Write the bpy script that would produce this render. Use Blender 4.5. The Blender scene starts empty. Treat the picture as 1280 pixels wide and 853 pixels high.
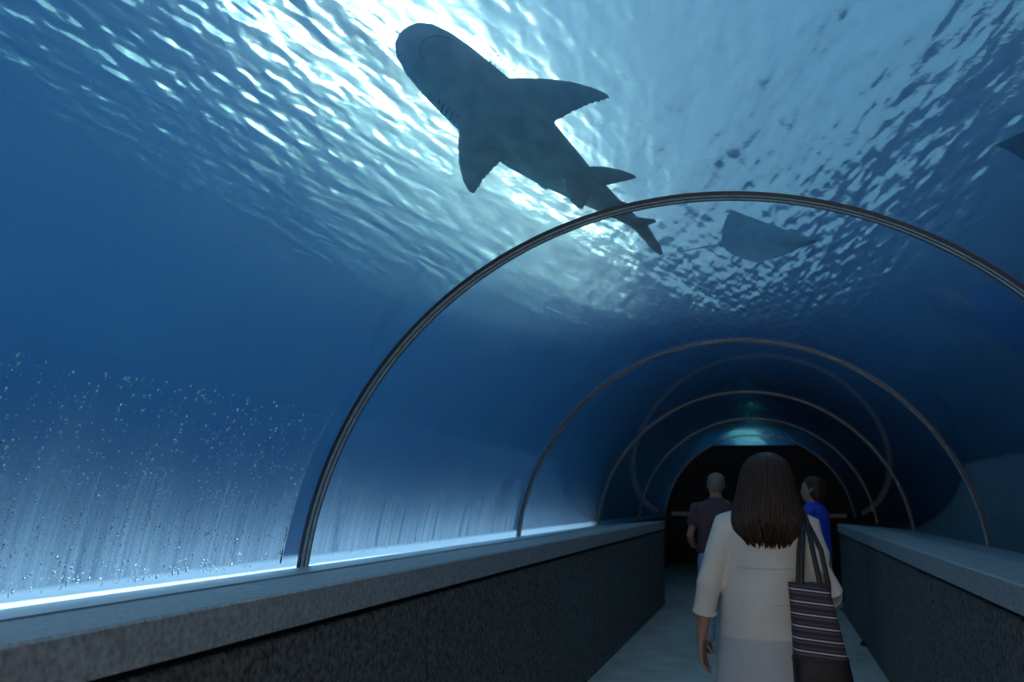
import bpy, bmesh, math, random
import numpy as np
from mathutils import Vector, Matrix, Euler
random.seed(7); rng = np.random.default_rng(11)
SC = bpy.context.scene
COL = SC.collection
PI = math.pi

# ------------------------------------------------------------------ camera
cam_d = bpy.data.cameras.new('camera'); cam = bpy.data.objects.new('camera', cam_d); COL.objects.link(cam)
cam.location = (.279, 0, 1.40)
_fw = Vector((-math.sin(.269) * math.cos(.168), math.cos(.269) * math.cos(.168), math.sin(.168)))
_rt = Vector((math.cos(.269), math.sin(.269), 0)); _up = _rt.cross(_fw)
_r2 = _rt * math.cos(.010) + _up * math.sin(.010); _u2 = _up * math.cos(.010) - _rt * math.sin(.010)
cam.rotation_euler = Matrix((_r2, _u2, -_fw)).transposed().to_euler()
cam_d.sensor_width = 36; cam_d.lens = 1160 / 1280 * 36
cam_d.clip_end = 300; cam_d.clip_start = .05
cam_d.dof.use_dof = True; cam_d.dof.focus_distance = 3.3; cam_d.dof.aperture_fstop = 3.2
SC.camera = cam

# ------------------------------------------------------------------ colour management, light paths
SC.view_settings.view_transform = 'Standard'; SC.view_settings.look = 'None'
SC.view_settings.gamma = 1; SC.view_settings.use_curve_mapping = False
SC.view_settings.exposure = 0.42
cy = SC.cycles
cy.max_bounces = 10; cy.diffuse_bounces = 3; cy.glossy_bounces = 6; cy.transmission_bounces = 10
cy.volume_bounces = 2; cy.transparent_max_bounces = 24
cy.use_denoising = True; cy.sample_clamp_indirect = 10

# ------------------------------------------------------------------ world: hazy bright sky with a low veiled sun
SKY_BASE, SKY_HORIZON, SUN_GLOW, SUN_CORE = .52, 3.2, .45, 60.0
W = bpy.data.worlds.new('hazy_sky'); SC.world = W; W.use_nodes = True
nt = W.node_tree; nt.nodes.clear()
def nn(t, ty, **kw):
    n = t.nodes.new(ty)
    for k, v in kw.items():
        if k.startswith('i_'):
            n.inputs[k[2:].replace('_', ' ')].default_value = v
        else: setattr(n, k, v)
    return n
def mathn(t, op, a, b=None, c=None, clamp=False):
    n = t.nodes.new('ShaderNodeMath'); n.operation = op; n.use_clamp = clamp
    for i, v in enumerate((a, b, c)):
        if v is None: continue
        if isinstance(v, (int, float)): n.inputs[i].default_value = v
        else: t.links.new(v, n.inputs[i])
    return n.outputs[0]
tc = nn(nt, 'ShaderNodeTexCoord'); sx = nn(nt, 'ShaderNodeSeparateXYZ'); nt.links.new(tc.outputs['Generated'], sx.inputs[0])
SUN_DIR = Vector((math.sin(math.radians(-30)) * math.cos(math.radians(9)), math.cos(math.radians(-30)) * math.cos(math.radians(9)), math.sin(math.radians(9))))
dp = nn(nt, 'ShaderNodeVectorMath', operation='DOT_PRODUCT'); nt.links.new(tc.outputs['Generated'], dp.inputs[0]); dp.inputs[1].default_value = SUN_DIR
om = mathn(nt, 'SUBTRACT', 1.0, dp.outputs['Value'])
g1 = mathn(nt, 'EXPONENT', mathn(nt, 'MULTIPLY', om, -1 / .008)); g2 = mathn(nt, 'EXPONENT', mathn(nt, 'MULTIPLY', om, -1 / .10))
zz = mathn(nt, 'MAXIMUM', sx.outputs[2], 0.0)
hz = mathn(nt, 'EXPONENT', mathn(nt, 'MULTIPLY', zz, -15.0))
def tint(col, fac):
    n = nn(nt, 'ShaderNodeVectorMath', operation='SCALE'); n.inputs[0].default_value = col
    if isinstance(fac, (int, float)): n.inputs['Scale'].default_value = fac
    else: nt.links.new(fac, n.inputs['Scale'])
    return n.outputs[0]
def vadd(a, b):
    n = nn(nt, 'ShaderNodeVectorMath', operation='ADD'); nt.links.new(a, n.inputs[0]); nt.links.new(b, n.inputs[1]); return n.outputs[0]
sun_l = mathn(nt, 'ADD', mathn(nt, 'MULTIPLY', g1, SUN_CORE), mathn(nt, 'MULTIPLY', g2, SUN_GLOW))
tot = vadd(vadd(tint((.42, .66, 1.0), SKY_BASE), tint((.86, .90, 1.0), mathn(nt, 'MULTIPLY', hz, SKY_HORIZON))), tint((1.0, .96, .90), sun_l))
bg = nn(nt, 'ShaderNodeBackground'); nt.links.new(tot, bg.inputs['Color'])
wo = nn(nt, 'ShaderNodeOutputWorld'); nt.links.new(bg.outputs[0], wo.inputs[0])

# ------------------------------------------------------------------ constants of the place (metres)
ZC, RG = .816, 2.025            # tunnel arch: centre height, inner radius
ZS = 5.6                        # water level
RINGS = [-4.09, .13, 4.35, 8.57, 12.79, 17.01, 21.23, 25.45]
A_IN, Z_LEDGE, Z_CB, W_WALL = 1.123, 1.118, 1.01, 1.14

SHARK_LOC, SHARK_ROT = (-1.716, 3.953, 4.613), (1.286, -.645, 3.890)
RAY_LOC, RAY_ROT = (.783, 6.022, 3.71), (-1.533, -.111, -.086)
RAY2_LOC, RAY2_ROT = (2.22, 4.86, 3.70), (0, 0, 1.571)
# ------------------------------------------------------------------ helpers
def tag(o, label=None, cat=None, group=None, kind=None):
    if label: o['label'] = label
    if cat: o['category'] = cat
    if group: o['group'] = group
    if kind: o['kind'] = kind
    return o
def empty(name, loc=(0, 0, 0), rot=(0, 0, 0)):
    o = bpy.data.objects.new(name, None); COL.objects.link(o); o.location = loc; o.rotation_euler = rot; o.empty_display_size = .1
    return o
def mesh_obj(name, me, mats=None, parent=None, smooth=True):
    o = bpy.data.objects.new(name, me); COL.objects.link(o)
    if mats is not None:
        for m in (mats if isinstance(mats, (list, tuple)) else [mats]): me.materials.append(m)
    if smooth: me.polygons.foreach_set('use_smooth', [True] * len(me.polygons))
    if parent: o.parent = parent
    return o
class MB:
    def __init__(s): s.v = []; s.f = []; s.m = []
    def add(s, v, f, mi=0):
        b = len(s.v); s.v += [tuple(p) for p in v]; s.f += [[b + i for i in q] for q in f]; s.m += [mi] * len(f)
        return s
    def box(s, x0, x1, y0, y1, z0, z1, mi=0, bev=0):
        if bev:
            b = bev
            sec = [(x0 + b, z0), (x1 - b, z0), (x1, z0 + b), (x1, z1 - b), (x1 - b, z1), (x0 + b, z1), (x0, z1 - b), (x0, z0 + b)]
            return s.prism(sec, y0, y1, mi)
        v = [(x, y, z) for z in (z0, z1) for y in (y0, y1) for x in (x0, x1)]
        return s.add(v, [(0, 2, 3, 1), (4, 5, 7, 6), (0, 1, 5, 4), (2, 6, 7, 3), (0, 4, 6, 2), (1, 3, 7, 5)], mi)
    def prism(s, sec, y0, y1, mi=0):     # xz section, counter-clockwise, swept along y
        n = len(sec); v = [(x, y0, z) for x, z in sec] + [(x, y1, z) for x, z in sec]
        f = [(i, (i + 1) % n, n + (i + 1) % n, n + i) for i in range(n)] + [tuple(range(n))[::-1], tuple(range(n, 2 * n))]
        f = [tuple(q)[::-1] if 0 else q for q in f]
        return s.add(v, f, mi)
    def tube(s, pts, rad, n=12, ref=(0, 0, 1), mi=0, cap=True, rnd=True):
        """swept ellipse: rad = r or (a along ref-side, b)"""
        P = [Vector(p) for p in pts]; R = [(r, r) if isinstance(r, (int, float)) else r for r in rad]
        if rnd and cap:      # rounded ends
            def ends(p, q, r):
                d = (p - q).normalized(); m = min(r)
                return [(p + d * m * k, (r[0] * c, r[1] * c)) for k, c in ((.45, .86), (.8, .55), (.97, .2))]
            e0 = ends(P[0], P[1], R[0]); e1 = ends(P[-1], P[-2], R[-1])
            P = [p for p, _ in e0[::-1]] + P + [p for p, _ in e1]; R = [r for _, r in e0[::-1]] + R + [r for _, r in e1]
        ref = Vector(ref); rings = []
        for i, p in enumerate(P):
            d = (P[min(i + 1, len(P) - 1)] - P[max(i - 1, 0)]).normalized()
            a = ref - d * ref.dot(d)
            if a.length < 1e-4: a = Vector((1, 0, 0)) - d * d.x
            a.normalize(); b = d.cross(a)
            rings.append([p + a * math.cos(2 * PI * k / n) * R[i][0] + b * math.sin(2 * PI * k / n) * R[i][1] for k in range(n)])
        return s.rings(rings, cap, mi)
    def rings(s, rings, cap=True, mi=0):
        n = len(rings[0]); v = [p for r in rings for p in r]; f = []
        for i in range(len(rings) - 1):
            for k in range(n):
                k2 = (k + 1) % n
                f.append((i * n + k, i * n + k2, (i + 1) * n + k2, (i + 1) * n + k))
        if cap: f += [tuple(range(n))[::-1], tuple(range((len(rings) - 1) * n, len(rings) * n))]
        return s.add(v, f, mi)
    def loft_z(s, secs, n=24, cap=True, ex=2.0, mi=0):  # secs: (z, rx, ry, cx, cy)
        out = []
        for q in secs:
            z, rx, ry = q[:3]; cx = q[3] if len(q) > 3 else 0; cy_ = q[4] if len(q) > 4 else 0
            r = []
            for k in range(n):
                t = 2 * PI * k / n; c, sn = math.cos(t), math.sin(t)
                r.append((cx + rx * math.copysign(abs(c) ** (2 / ex), c), cy_ + ry * math.copysign(abs(sn) ** (2 / ex), sn), z))
            out.append(r)
        return s.rings(out, cap, mi)
    def ball(s, c, r, nu=10, nv=7, mi=0):
        r = (r, r, r) if isinstance(r, (int, float)) else r; rg = []
        for j in range(nv):
            a = -PI / 2 + PI * (j + .5) / nv
            rg.append([(c[0] + r[0] * math.cos(a) * math.cos(2 * PI * k / nu), c[1] + r[1] * math.cos(a) * math.sin(2 * PI * k / nu), c[2] + r[2] * math.sin(a)) for k in range(nu)])
        return s.rings(rg, True, mi)
    def mesh(s, name):
        me = bpy.data.meshes.new(name); me.from_pydata(s.v, [], s.f); me.update()
        if any(s.m): me.polygons.foreach_set('material_index', s.m)
        return me
    def build(s, name, mats, parent=None, smooth=False, fix=True, auto=None):
        me = s.mesh(name)
        if fix:
            bm = bmesh.new(); bm.from_mesh(me); bmesh.ops.recalc_face_normals(bm, faces=bm.faces); bm.to_mesh(me); bm.free()
        if auto is not None:
            bm = bmesh.new(); bm.from_mesh(me)
            for e in bm.edges:
                if len(e.link_faces) == 2 and e.calc_face_angle(0) > auto: e.smooth = False
            bm.to_mesh(me); bm.free(); smooth = True
        return mesh_obj(name, me, mats, parent, smooth)
def remeshed(mb, name, voxel, smooth_it=4, fac=.5):
    me = mb.mesh('tmp'); bm = bmesh.new(); bm.from_mesh(me); bmesh.ops.recalc_face_normals(bm, faces=bm.faces); bm.to_mesh(me); bm.free()
    o = bpy.data.objects.new('tmp', me); COL.objects.link(o)
    m = o.modifiers.new('r', 'REMESH'); m.mode = 'VOXEL'; m.voxel_size = voxel
    if smooth_it:
        sm = o.modifiers.new('s', 'SMOOTH'); sm.factor = fac; sm.iterations = smooth_it
    dg = bpy.context.evaluated_depsgraph_get(); ev = o.evaluated_get(dg)
    out = bpy.data.meshes.new_from_object(ev, depsgraph=dg); out.name = name
    bpy.data.objects.remove(o); bpy.data.meshes.remove(me)
    return out
def warp(me, fn):
    n = len(me.vertices); a = np.empty(n * 3, np.float32); me.vertices.foreach_get('co', a); a = a.reshape(-1, 3)
    a = fn(a.astype(float)); me.vertices.foreach_set('co', a.astype(np.float32).ravel()); me.update()

# ------------------------------------------------------------------ materials
def mat(name, color, rough=.6, metal=0, spec=.5, noise=None, bump=None, coat=0, obj_coord=True):
    m = bpy.data.materials.new(name); m.use_nodes = True; t = m.node_tree; b = t.nodes['Principled BSDF']
    b.inputs['Base Color'].default_value = (*color, 1); b.inputs['Roughness'].default_value = rough; b.inputs['Metallic'].default_value = metal
    b.inputs['Specular IOR Level'].default_value = spec; b.inputs['Coat Weight'].default_value = coat
    co = nn(t, 'ShaderNodeTexCoord')
    if noise:      # (scale, amount, detail)
        n = nn(t, 'ShaderNodeTexNoise'); n.inputs['Scale'].default_value = noise[0]; n.inputs['Detail'].default_value = noise[2] if len(noise) > 2 else 4
        t.links.new(co.outputs['Object'], n.inputs['Vector'])
        mx = nn(t, 'ShaderNodeMix', data_type='RGBA'); k = noise[1]
        mx.inputs[6].default_value = (*[c * (1 - k) for c in color], 1); mx.inputs[7].default_value = (*[min(1, c * (1 + k)) for c in color], 1)
        cr = nn(t, 'ShaderNodeMapRange'); cr.inputs[1].default_value = .3; cr.inputs[2].default_value = .7
        t.links.new(n.outputs['Fac'], cr.inputs[0]); t.links.new(cr.outputs[0], mx.inputs[0]); t.links.new(mx.outputs[2], b.inputs['Base Color'])
    if bump:       # (scale, strength, distance)
        n = nn(t, 'ShaderNodeTexNoise'); n.inputs['Scale'].default_value = bump[0]; n.inputs['Detail'].default_value = 5
        t.links.new(co.outputs['Object'], n.inputs['Vector'])
        bp = nn(t, 'ShaderNodeBump'); bp.inputs['Strength'].default_value = bump[1]; bp.inputs['Distance'].default_value = bump[2]
        t.links.new(n.outputs['Fac'], bp.inputs['Height']); t.links.new(bp.outputs[0], b.inputs['Normal'])
    return m
M = {}
M['coping'] = mat('grey_granite', (.44, .41, .39), .42, noise=(60, .35, 6), bump=(90, .25, .004))
M['panel'] = mat('dark_render', (.13, .118, .105), .8, noise=(45, .8, 8), bump=(110, .9, .010))
M['core'] = mat('concrete_core', (.05, .05, .05), .9)
M['floor'] = mat('grey_floor', (.58, .50, .42), .55, noise=(3.5, .18, 5), bump=(150, .1, .002))
M['rail'] = mat('sill_aluminium', (.55, .55, .56), .35, metal=.6)
M['rib_edge'] = mat('dark_steel', (.028, .028, .030), .35, metal=.5)
M['rib_mid'] = mat('brushed_steel', (.80, .78, .74), .5, metal=.0, noise=(25, .2))
M['tankwall'] = mat('blue_tank_paint', (.02, .12, .26), .8, noise=(1.2, .3))
M['rock'] = mat('dark_rockwork', (.012, .016, .018), .95, noise=(2.5, .5, 6), bump=(6, .8, .15))
M['sand'] = mat('pale_sand', (.42, .45, .42), .9, noise=(3, .2, 5), bump=(5, .6, .08))
M['dark'] = mat('black_paint', (.006, .007, .009), .7)
M['shade_deck'] = mat('shade_deck_sheet', (.03, .035, .04), .7)
M['skin'] = mat('skin', (.30, .17, .115), .5, noise=(30, .08))
M['skin2'] = mat('skin_tan', (.30, .17, .115), .5)
M['eye'] = mat('eye_dark', (.03, .02, .015), .15)
M['lip'] = mat('lip', (.28, .09, .08), .4)
M['shark'] = mat('shark_hide', (.78, .60, .44), .55, noise=(7, .25, 6), bump=(220, .15, .003))
M['mouth'] = mat('mouth_line', (.42, .32, .24), .6)
M['shark_dark'] = mat('gill_dark', (.04, .04, .04), .6)
M['ray'] = mat('ray_hide', (.70, .76, .78), .5, noise=(9, .15, 4))
M['trouser_dark'] = mat('trouser_charcoal', (.03, .03, .038), .8, bump=(60, .3, .004))
M['jeans'] = mat('jeans_pale', (.27, .33, .42), .8, noise=(60, .2), bump=(200, .2, .002))
M['jeans2'] = mat('shorts_slate', (.12, .17, .21), .8, noise=(60, .2))
M['shirt_purple'] = mat('shirt_plum', (.075, .038, .055), .8, bump=(30, .4, .01))
M['shirt_blue'] = mat('shirt_royal_blue', (.02, .05, .50), .7, bump=(30, .4, .01))
M['shoe'] = mat('shoe_black', (.02, .02, .02), .45)
M['sole'] = mat('sole_grey', (.25, .25, .25), .7)
M['strap'] = mat('strap_black', (.012, .012, .013), .6)
M['leather'] = mat('bag_dark_leather', (.010, .006, .005), .6, noise=(20, .3), bump=(80, .2, .002))

def blouse_mat():
    m = mat('sheer_linen', (.80, .70, .58), .75); t = m.node_tree; b = t.nodes['Principled BSDF']; L = t.links.new
    co = nn(t, 'ShaderNodeTexCoord'); s = nn(t, 'ShaderNodeSeparateXYZ'); L(co.outputs['Object'], s.inputs[0])
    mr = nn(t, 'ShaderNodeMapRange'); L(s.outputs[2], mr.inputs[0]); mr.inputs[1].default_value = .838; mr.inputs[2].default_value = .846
    n = nn(t, 'ShaderNodeTexNoise'); n.inputs['Scale'].default_value = 9; L(co.outputs['Object'], n.inputs['Vector'])
    m1 = nn(t, 'ShaderNodeMix', data_type='RGBA'); m1.inputs[6].default_value = (.50, .45, .38, 1); m1.inputs[7].default_value = (.64, .60, .54, 1); L(n.outputs['Fac'], m1.inputs[0])
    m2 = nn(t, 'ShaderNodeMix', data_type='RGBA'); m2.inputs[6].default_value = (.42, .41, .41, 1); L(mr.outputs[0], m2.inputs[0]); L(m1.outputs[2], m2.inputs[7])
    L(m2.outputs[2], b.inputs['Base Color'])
    w = nn(t, 'ShaderNodeTexNoise'); w.inputs['Scale'].default_value = 240; L(co.outputs['Object'], w.inputs['Vector'])
    bp = nn(t, 'ShaderNodeBump'); bp.inputs['Strength'].default_value = .25; bp.inputs['Distance'].default_value = .002; L(w.outputs['Fac'], bp.inputs['Height']); L(bp.outputs[0], b.inputs['Normal'])
    return m
M['blouse'] = blouse_mat()
def stripes_mat():
    m = mat('striped_weave', (.03, .03, .05), .8); t = m.node_tree; b = t.nodes['Principled BSDF']; L = t.links.new
    co = nn(t, 'ShaderNodeTexCoord'); s = nn(t, 'ShaderNodeSeparateXYZ'); L(co.outputs['Object'], s.inputs[0])
    sl = mathn(t, 'ADD', s.outputs[2], mathn(t, 'MULTIPLY', s.outputs[0], .10))
    ph = mathn(t, 'FRACT', mathn(t, 'MULTIPLY', sl, 1 / .046))
    cr = nn(t, 'ShaderNodeValToRGB'); cr.color_ramp.interpolation = 'CONSTANT'; e = cr.color_ramp.elements
    cols = [(0, (.022, .022, .035)), (.20, (.13, .055, .055)), (.36, (.022, .022, .035)), (.50, (.55, .52, .53)), (.60, (.030, .024, .040)), (.78, (.10, .045, .05)), (.90, (.022, .022, .035))]
    e[0].position = 0; e[0].color = (*cols[0][1], 1); e[1].position = cols[1][0]; e[1].color = (*cols[1][1], 1)
    for p, c in cols[2:]: q = e.new(p); q.color = (*c, 1)
    L(ph, cr.inputs[0]); L(cr.outputs[0], b.inputs['Base Color'])
    return m
M['stripes'] = stripes_mat()
M['hair'] = mat('hair_dark_brown', (.030, .016, .010), .5, noise=(40, .4), spec=.3)
M['hair_grey'] = mat('hair_grey_brown', (.16, .13, .11), .6, noise=(40, .3))
def acrylic_mat():
    """air/water interface of the acrylic, fogged with condensation low on the left-hand side"""
    m = bpy.data.materials.new('acrylic_inner_face'); m.use_nodes = True; t = m.node_tree; t.nodes.clear(); L = t.links.new
    co = nn(t, 'ShaderNodeTexCoord'); s = nn(t, 'ShaderNodeSeparateXYZ'); L(co.outputs['Object'], s.inputs[0])
    X, Y, Z = s.outputs
    def mr(v, a, b, c=0., d=1.):
        n = nn(t, 'ShaderNodeMapRange', interpolation_type='SMOOTHSTEP'); L(v, n.inputs[0])
        for i, q in enumerate((a, b, c, d)): n.inputs[i + 1].default_value = q
        return n.outputs[0]
    def noise(sy, sz, det=3, off=0.):
        cb = nn(t, 'ShaderNodeCombineXYZ'); L(mathn(t, 'MULTIPLY', Y, sy), cb.inputs[1]); L(mathn(t, 'MULTIPLY', Z, sz), cb.inputs[2]); cb.inputs[0].default_value = off
        n = nn(t, 'ShaderNodeTexNoise'); n.inputs['Scale'].default_value = 1; n.inputs['Detail'].default_value = det; L(cb.outputs[0], n.inputs['Vector'])
        return n.outputs['Fac']
    edge = mathn(t, 'ADD', Z, mathn(t, 'MULTIPLY', mathn(t, 'SUBTRACT', noise(3, .5), .5), .40))       # ragged upper edge of the fog
    low = mr(edge, 1.02, 1.95, 1, 0)
    low = mathn(t, 'POWER', low, FOG_POW)
    fine = mr(noise(42, .7, 1, 3.), .25, .75, .66, 1.)          # runs
    speck = mr(noise(160, 90, 2, 9.), .25, .75, .7, 1.)
    trail = mr(noise(14, .7, 1, 17.), .60, .66, 1., .62)
    left = mr(X, -1.75, -1.2, 1, 0)
    along = mr(Y, 4.5, 13.0, 1., .12)
    # clear strip beside each joint
    ph = mathn(t, 'SUBTRACT', Y, RINGS[1]); ph = mathn(t, 'FLOORED_MODULO', ph, 4.22); strip = mr(ph, 4.22 - .21, 4.22 - .195, 1, .12)
    foot = mr(Z, 1.075, 1.085, 1, 0)
    strip = mathn(t, 'MAXIMUM', strip, foot)
    k = low
    for q in (fine, speck, trail, left, along, strip): k = mathn(t, 'MULTIPLY', k, q)
    k = mathn(t, 'MULTIPLY', k, FOG_MAX, clamp=True)
    band = mathn(t, 'MULTIPLY', mathn(t, 'MULTIPLY', mr(Z, 1.085, 1.125, .9, 0), left), mr(Y, 8., 14., 1., .5)); k = mathn(t, 'MAXIMUM', k, band)
    gl = nn(t, 'ShaderNodeBsdfGlass', distribution='GGX'); gl.inputs['IOR'].default_value = 1.33; gl.inputs['Roughness'].default_value = 0; gl.inputs['Color'].default_value = (.97, .985, 1, 1)
    tr = nn(t, 'ShaderNodeBsdfTranslucent'); tr.inputs['Color'].default_value = (.85, .92, .97, 1)
    df = nn(t, 'ShaderNodeBsdfDiffuse'); df.inputs['Color'].default_value = (.85, .92, .97, 1)
    ms = nn(t, 'ShaderNodeMixShader'); ms.inputs[0].default_value = .35; L(tr.outputs[0], ms.inputs[1]); L(df.outputs[0], ms.inputs[2])
    mx = nn(t, 'ShaderNodeMixShader'); L(k, mx.inputs[0]); L(gl.outputs[0], mx.inputs[1]); L(ms.outputs[0], mx.inputs[2])
    L(mx.outputs[0], nn(t, 'ShaderNodeOutputMaterial').inputs[0])
    return m
FOG_POW, FOG_MAX = 1.4, .72
M['acrylic'] = acrylic_mat()
m = bpy.data.materials.new('acrylic_outer_face'); m.use_nodes = True; t = m.node_tree; t.nodes.clear()
q = nn(t, 'ShaderNodeBsdfTransparent'); q.inputs[0].default_value = (.99, 1, 1, 1); t.links.new(q.outputs[0], nn(t, 'ShaderNodeOutputMaterial').inputs[0]); M['clear'] = m
m = bpy.data.materials.new('drop_water'); m.use_nodes = True; t = m.node_tree; t.nodes.clear()
q = nn(t, 'ShaderNodeBsdfGlass'); q.inputs['IOR'].default_value = 1.33; q.inputs['Roughness'].default_value = .02; t.links.new(q.outputs[0], nn(t, 'ShaderNodeOutputMaterial').inputs[0]); M['drop'] = m
m = bpy.data.materials.new('rippled_water'); m.use_nodes = True; t = m.node_tree; t.nodes.clear()
q = nn(t, 'ShaderNodeBsdfGlass'); q.inputs['IOR'].default_value = 1.33; q.inputs['Roughness'].default_value = .02
co = nn(t, 'ShaderNodeTexCoord'); n_ = nn(t, 'ShaderNodeTexNoise'); n_.inputs['Scale'].default_value = 22; n_.inputs['Detail'].default_value = 3
t.links.new(co.outputs['Object'], n_.inputs['Vector']); bp = nn(t, 'ShaderNodeBump'); bp.inputs['Strength'].default_value = .5; bp.inputs['Distance'].default_value = .003
t.links.new(n_.outputs['Fac'], bp.inputs['Height']); t.links.new(bp.outputs[0], q.inputs['Normal'])
q2 = nn(t, 'ShaderNodeBsdfGlass'); q2.inputs['IOR'].default_value = 1.33; q2.inputs['Roughness'].default_value = .30; t.links.new(bp.outputs[0], q2.inputs['Normal'])
qm = nn(t, 'ShaderNodeMixShader'); qm.inputs[0].default_value = .38; t.links.new(q.outputs[0], qm.inputs[1]); t.links.new(q2.outputs[0], qm.inputs[2])
t.links.new(qm.outputs[0], nn(t, 'ShaderNodeOutputMaterial').inputs[0]); M['water'] = m
WATER_ABS, WATER_SCAT, WATER_HAZE = (.28, .088, .010), (.022, .062, .155), .045
m = bpy.data.materials.new('blue_water_volume'); m.use_nodes = True; t = m.node_tree; t.nodes.clear()
va = nn(t, 'ShaderNodeVolumeAbsorption'); va.inputs['Color'].default_value = (*[1 - c for c in WATER_ABS], 1); va.inputs['Density'].default_value = 1
vs = nn(t, 'ShaderNodeVolumeScatter'); vs.inputs['Color'].default_value = (*[c * 10 for c in WATER_SCAT], 1); vs.inputs['Density'].default_value = .1; vs.inputs['Anisotropy'].default_value = .2
vh = nn(t, 'ShaderNodeVolumeScatter'); vh.inputs['Color'].default_value = (1, 1, 1, 1); vh.inputs['Density'].default_value = WATER_HAZE; vh.inputs['Anisotropy'].default_value = .88; ad2 = nn(t, 'ShaderNodeAddShader')
ad = nn(t, 'ShaderNodeAddShader'); t.links.new(va.outputs[0], ad.inputs[0]); t.links.new(vs.outputs[0], ad.inputs[1])
t.links.new(ad.outputs[0], ad2.inputs[0]); t.links.new(vh.outputs[0], ad2.inputs[1]); t.links.new(ad2.outputs[0], nn(t, 'ShaderNodeOutputMaterial').inputs['Volume']); M['volume'] = m
def emit(name, color, strength):
    m = bpy.data.materials.new(name); m.use_nodes = True; t = m.node_tree; t.nodes.clear()
    e = nn(t, 'ShaderNodeEmission'); e.inputs[0].default_value = (*color, 1); e.inputs[1].default_value = strength
    t.links.new(e.outputs[0], nn(t, 'ShaderNodeOutputMaterial').inputs[0]); return m
LAMP = 14.0
WARM = 260.0
M['warm_lamp'] = emit('warm_lamp_glass', (1.0, .86, .70), WARM)
M['lamp'] = emit('lamp_diffuser', (.42, .74, 1.0), LAMP)

# ------------------------------------------------------------------ the setting
def structure(o): o['kind'] = 'structure'; return o
structure(MB().box(-2.0, 2.0, -9, 25.5, -.12, 0).build('floor', M['floor']))
def side_wall(name, s):
    """parapet: dark rendered panels with recessed joints under a sloping granite coping"""
    def sec(pts): return pts if s > 0 else [(-x, z) for x, z in pts][::-1]
    root = structure(MB().prism(sec([(W_WALL + .035, 0), (2.55, 0), (2.55, .97), (2.02, 1.02), (W_WALL + .035, 1.0)]), -4.2, 13.1).build(name, M['core']))
    ys = [3.86 + 1.955 * k for k in range(-4, 5)] + [13.1]
    pm = None
    for a, b in zip(ys, ys[1:]):
        me = None
        MB().prism(sec([(W_WALL, .012), (W_WALL + .05, .012), (W_WALL + .05, .985), (W_WALL + .008, .985), (W_WALL, .975)]), a + .011, b - .011).build('panel', M['panel'], root)
    MB().prism(sec([(W_WALL - .0, 0), (W_WALL + .05, 0), (W_WALL + .05, .012), (W_WALL, .012)]), -4.2, 13.1).build('footing', M['core'], root)
    slope = (1.046 - Z_LEDGE) / (2.005 - A_IN)
    def zt(x): return Z_LEDGE + slope * (x - A_IN)
    yc = [3.05 + 3.9 * k for k in range(-2, 3)] ; yc = [-4.2] + [y for y in yc if -4.2 < y < 12.6] + [13.1]
    for a, b in zip(yc, yc[1:]):
        MB().prism(sec([(A_IN, Z_CB), (1.60, Z_CB - .02), (1.60, zt(1.60)), (A_IN + .008, zt(A_IN + .008)), (A_IN, zt(A_IN) - .008)]), a + .005, b - .005).build('coping_block', M['coping'], root)
    MB().prism(sec([(1.603, 1.0), (2.03, .985), (2.03, zt(2.03) + .002), (1.603, zt(1.603) + .006)]), -4.2, 13.1).build('sill_rail', M['rail'], root)
    return root
side_wall('wall_left', -1); side_wall('wall_right', 1)
# wider hall beyond the parapets and its dark end wall
for nm, s in (('wall_hall_left', -1), ('wall_hall_right', 1)):
    o = structure(MB().prism([(x * s, z) for x, z in ((1.86, 0), (2.55, 0), (2.55, 1.0), (1.86, 1.03))][::s], 13.1, 25.5).build(nm, M['panel']))
ta = math.asin((2.62 - ZC) / (RG - .012)); tb = math.asin((1.05 - ZC) / (RG - .012))
half = [((RG - .012) * math.cos(tb + (ta - tb) * k / 12), ZC + (RG - .012) * math.sin(tb + (ta - tb) * k / 12)) for k in range(13)]
o = structure(MB().prism([(-1.85, 0), (1.85, 0), (1.85, 1.04)] + half + [(-x, z) for x, z in half[::-1]] + [(-1.85, 1.04)], 21.4, 21.6).build('wall_far', M['dark']))
MB().box(-1.85, 1.85, 21.3, 21.41, 1.06, 1.14).build('ledge', M['coping'], o)
structure(MB().box(-2.6, -1.6, -5.8, -4.2, 0, 3.0).box(1.6, 2.6, -5.8, -4.2, 0, 3.0).box(-1.6, 1.6, -5.8, -4.2, 2.5, 3.0).build('wall_back', M['core']))
structure(MB().box(-2.6, 2.6, 25.55, 25.75, 0, 3.0).build('wall_end', M['tankwall']))
# tank shell
structure(MB().box(-12.6, -12.2, -6, 50, -.3, 5.75).build('wall_tank_left', M['tankwall']))
structure(MB().box(-12.6, 7.0, 49.8, 50.2, -.3, 5.75).build('wall_tank_far', M['tankwall']))
structure(MB().box(-12.6, -1.6, -6.2, -5.8, -.3, 5.75).box(1.6, 7.0, -6.2, -5.8, -.3, 5.75).box(-1.6, 1.6, -6.2, -5.8, 2.5, 5.75).build('wall_tank_back', M['tankwall']))
def bed(name, x0, x1):
    nx, ny = 60, 160; v = []; f = []
    for j in range(ny + 1):
        for i in range(nx + 1):
            x = x0 + (x1 - x0) * i / nx; y = -6 + 56 * j / ny
            v.append((x, y, .35 + .10 * math.sin(x * 1.3 + .7 * math.sin(y * .6)) * math.sin(y * .9) + .03 * math.sin(4.1 * x + 2.3 * y)))
    for j in range(ny):
        for i in range(nx): a = j * (nx + 1) + i; f.append((a, a + 1, a + nx + 2, a + nx + 1))
    o = MB().add(v, f).build(name, M['sand'], None, True); return structure(o)
bed('tank_bed_left', -12.3, -2.5); bed('tank_bed_right', 2.5, 6.9)
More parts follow.
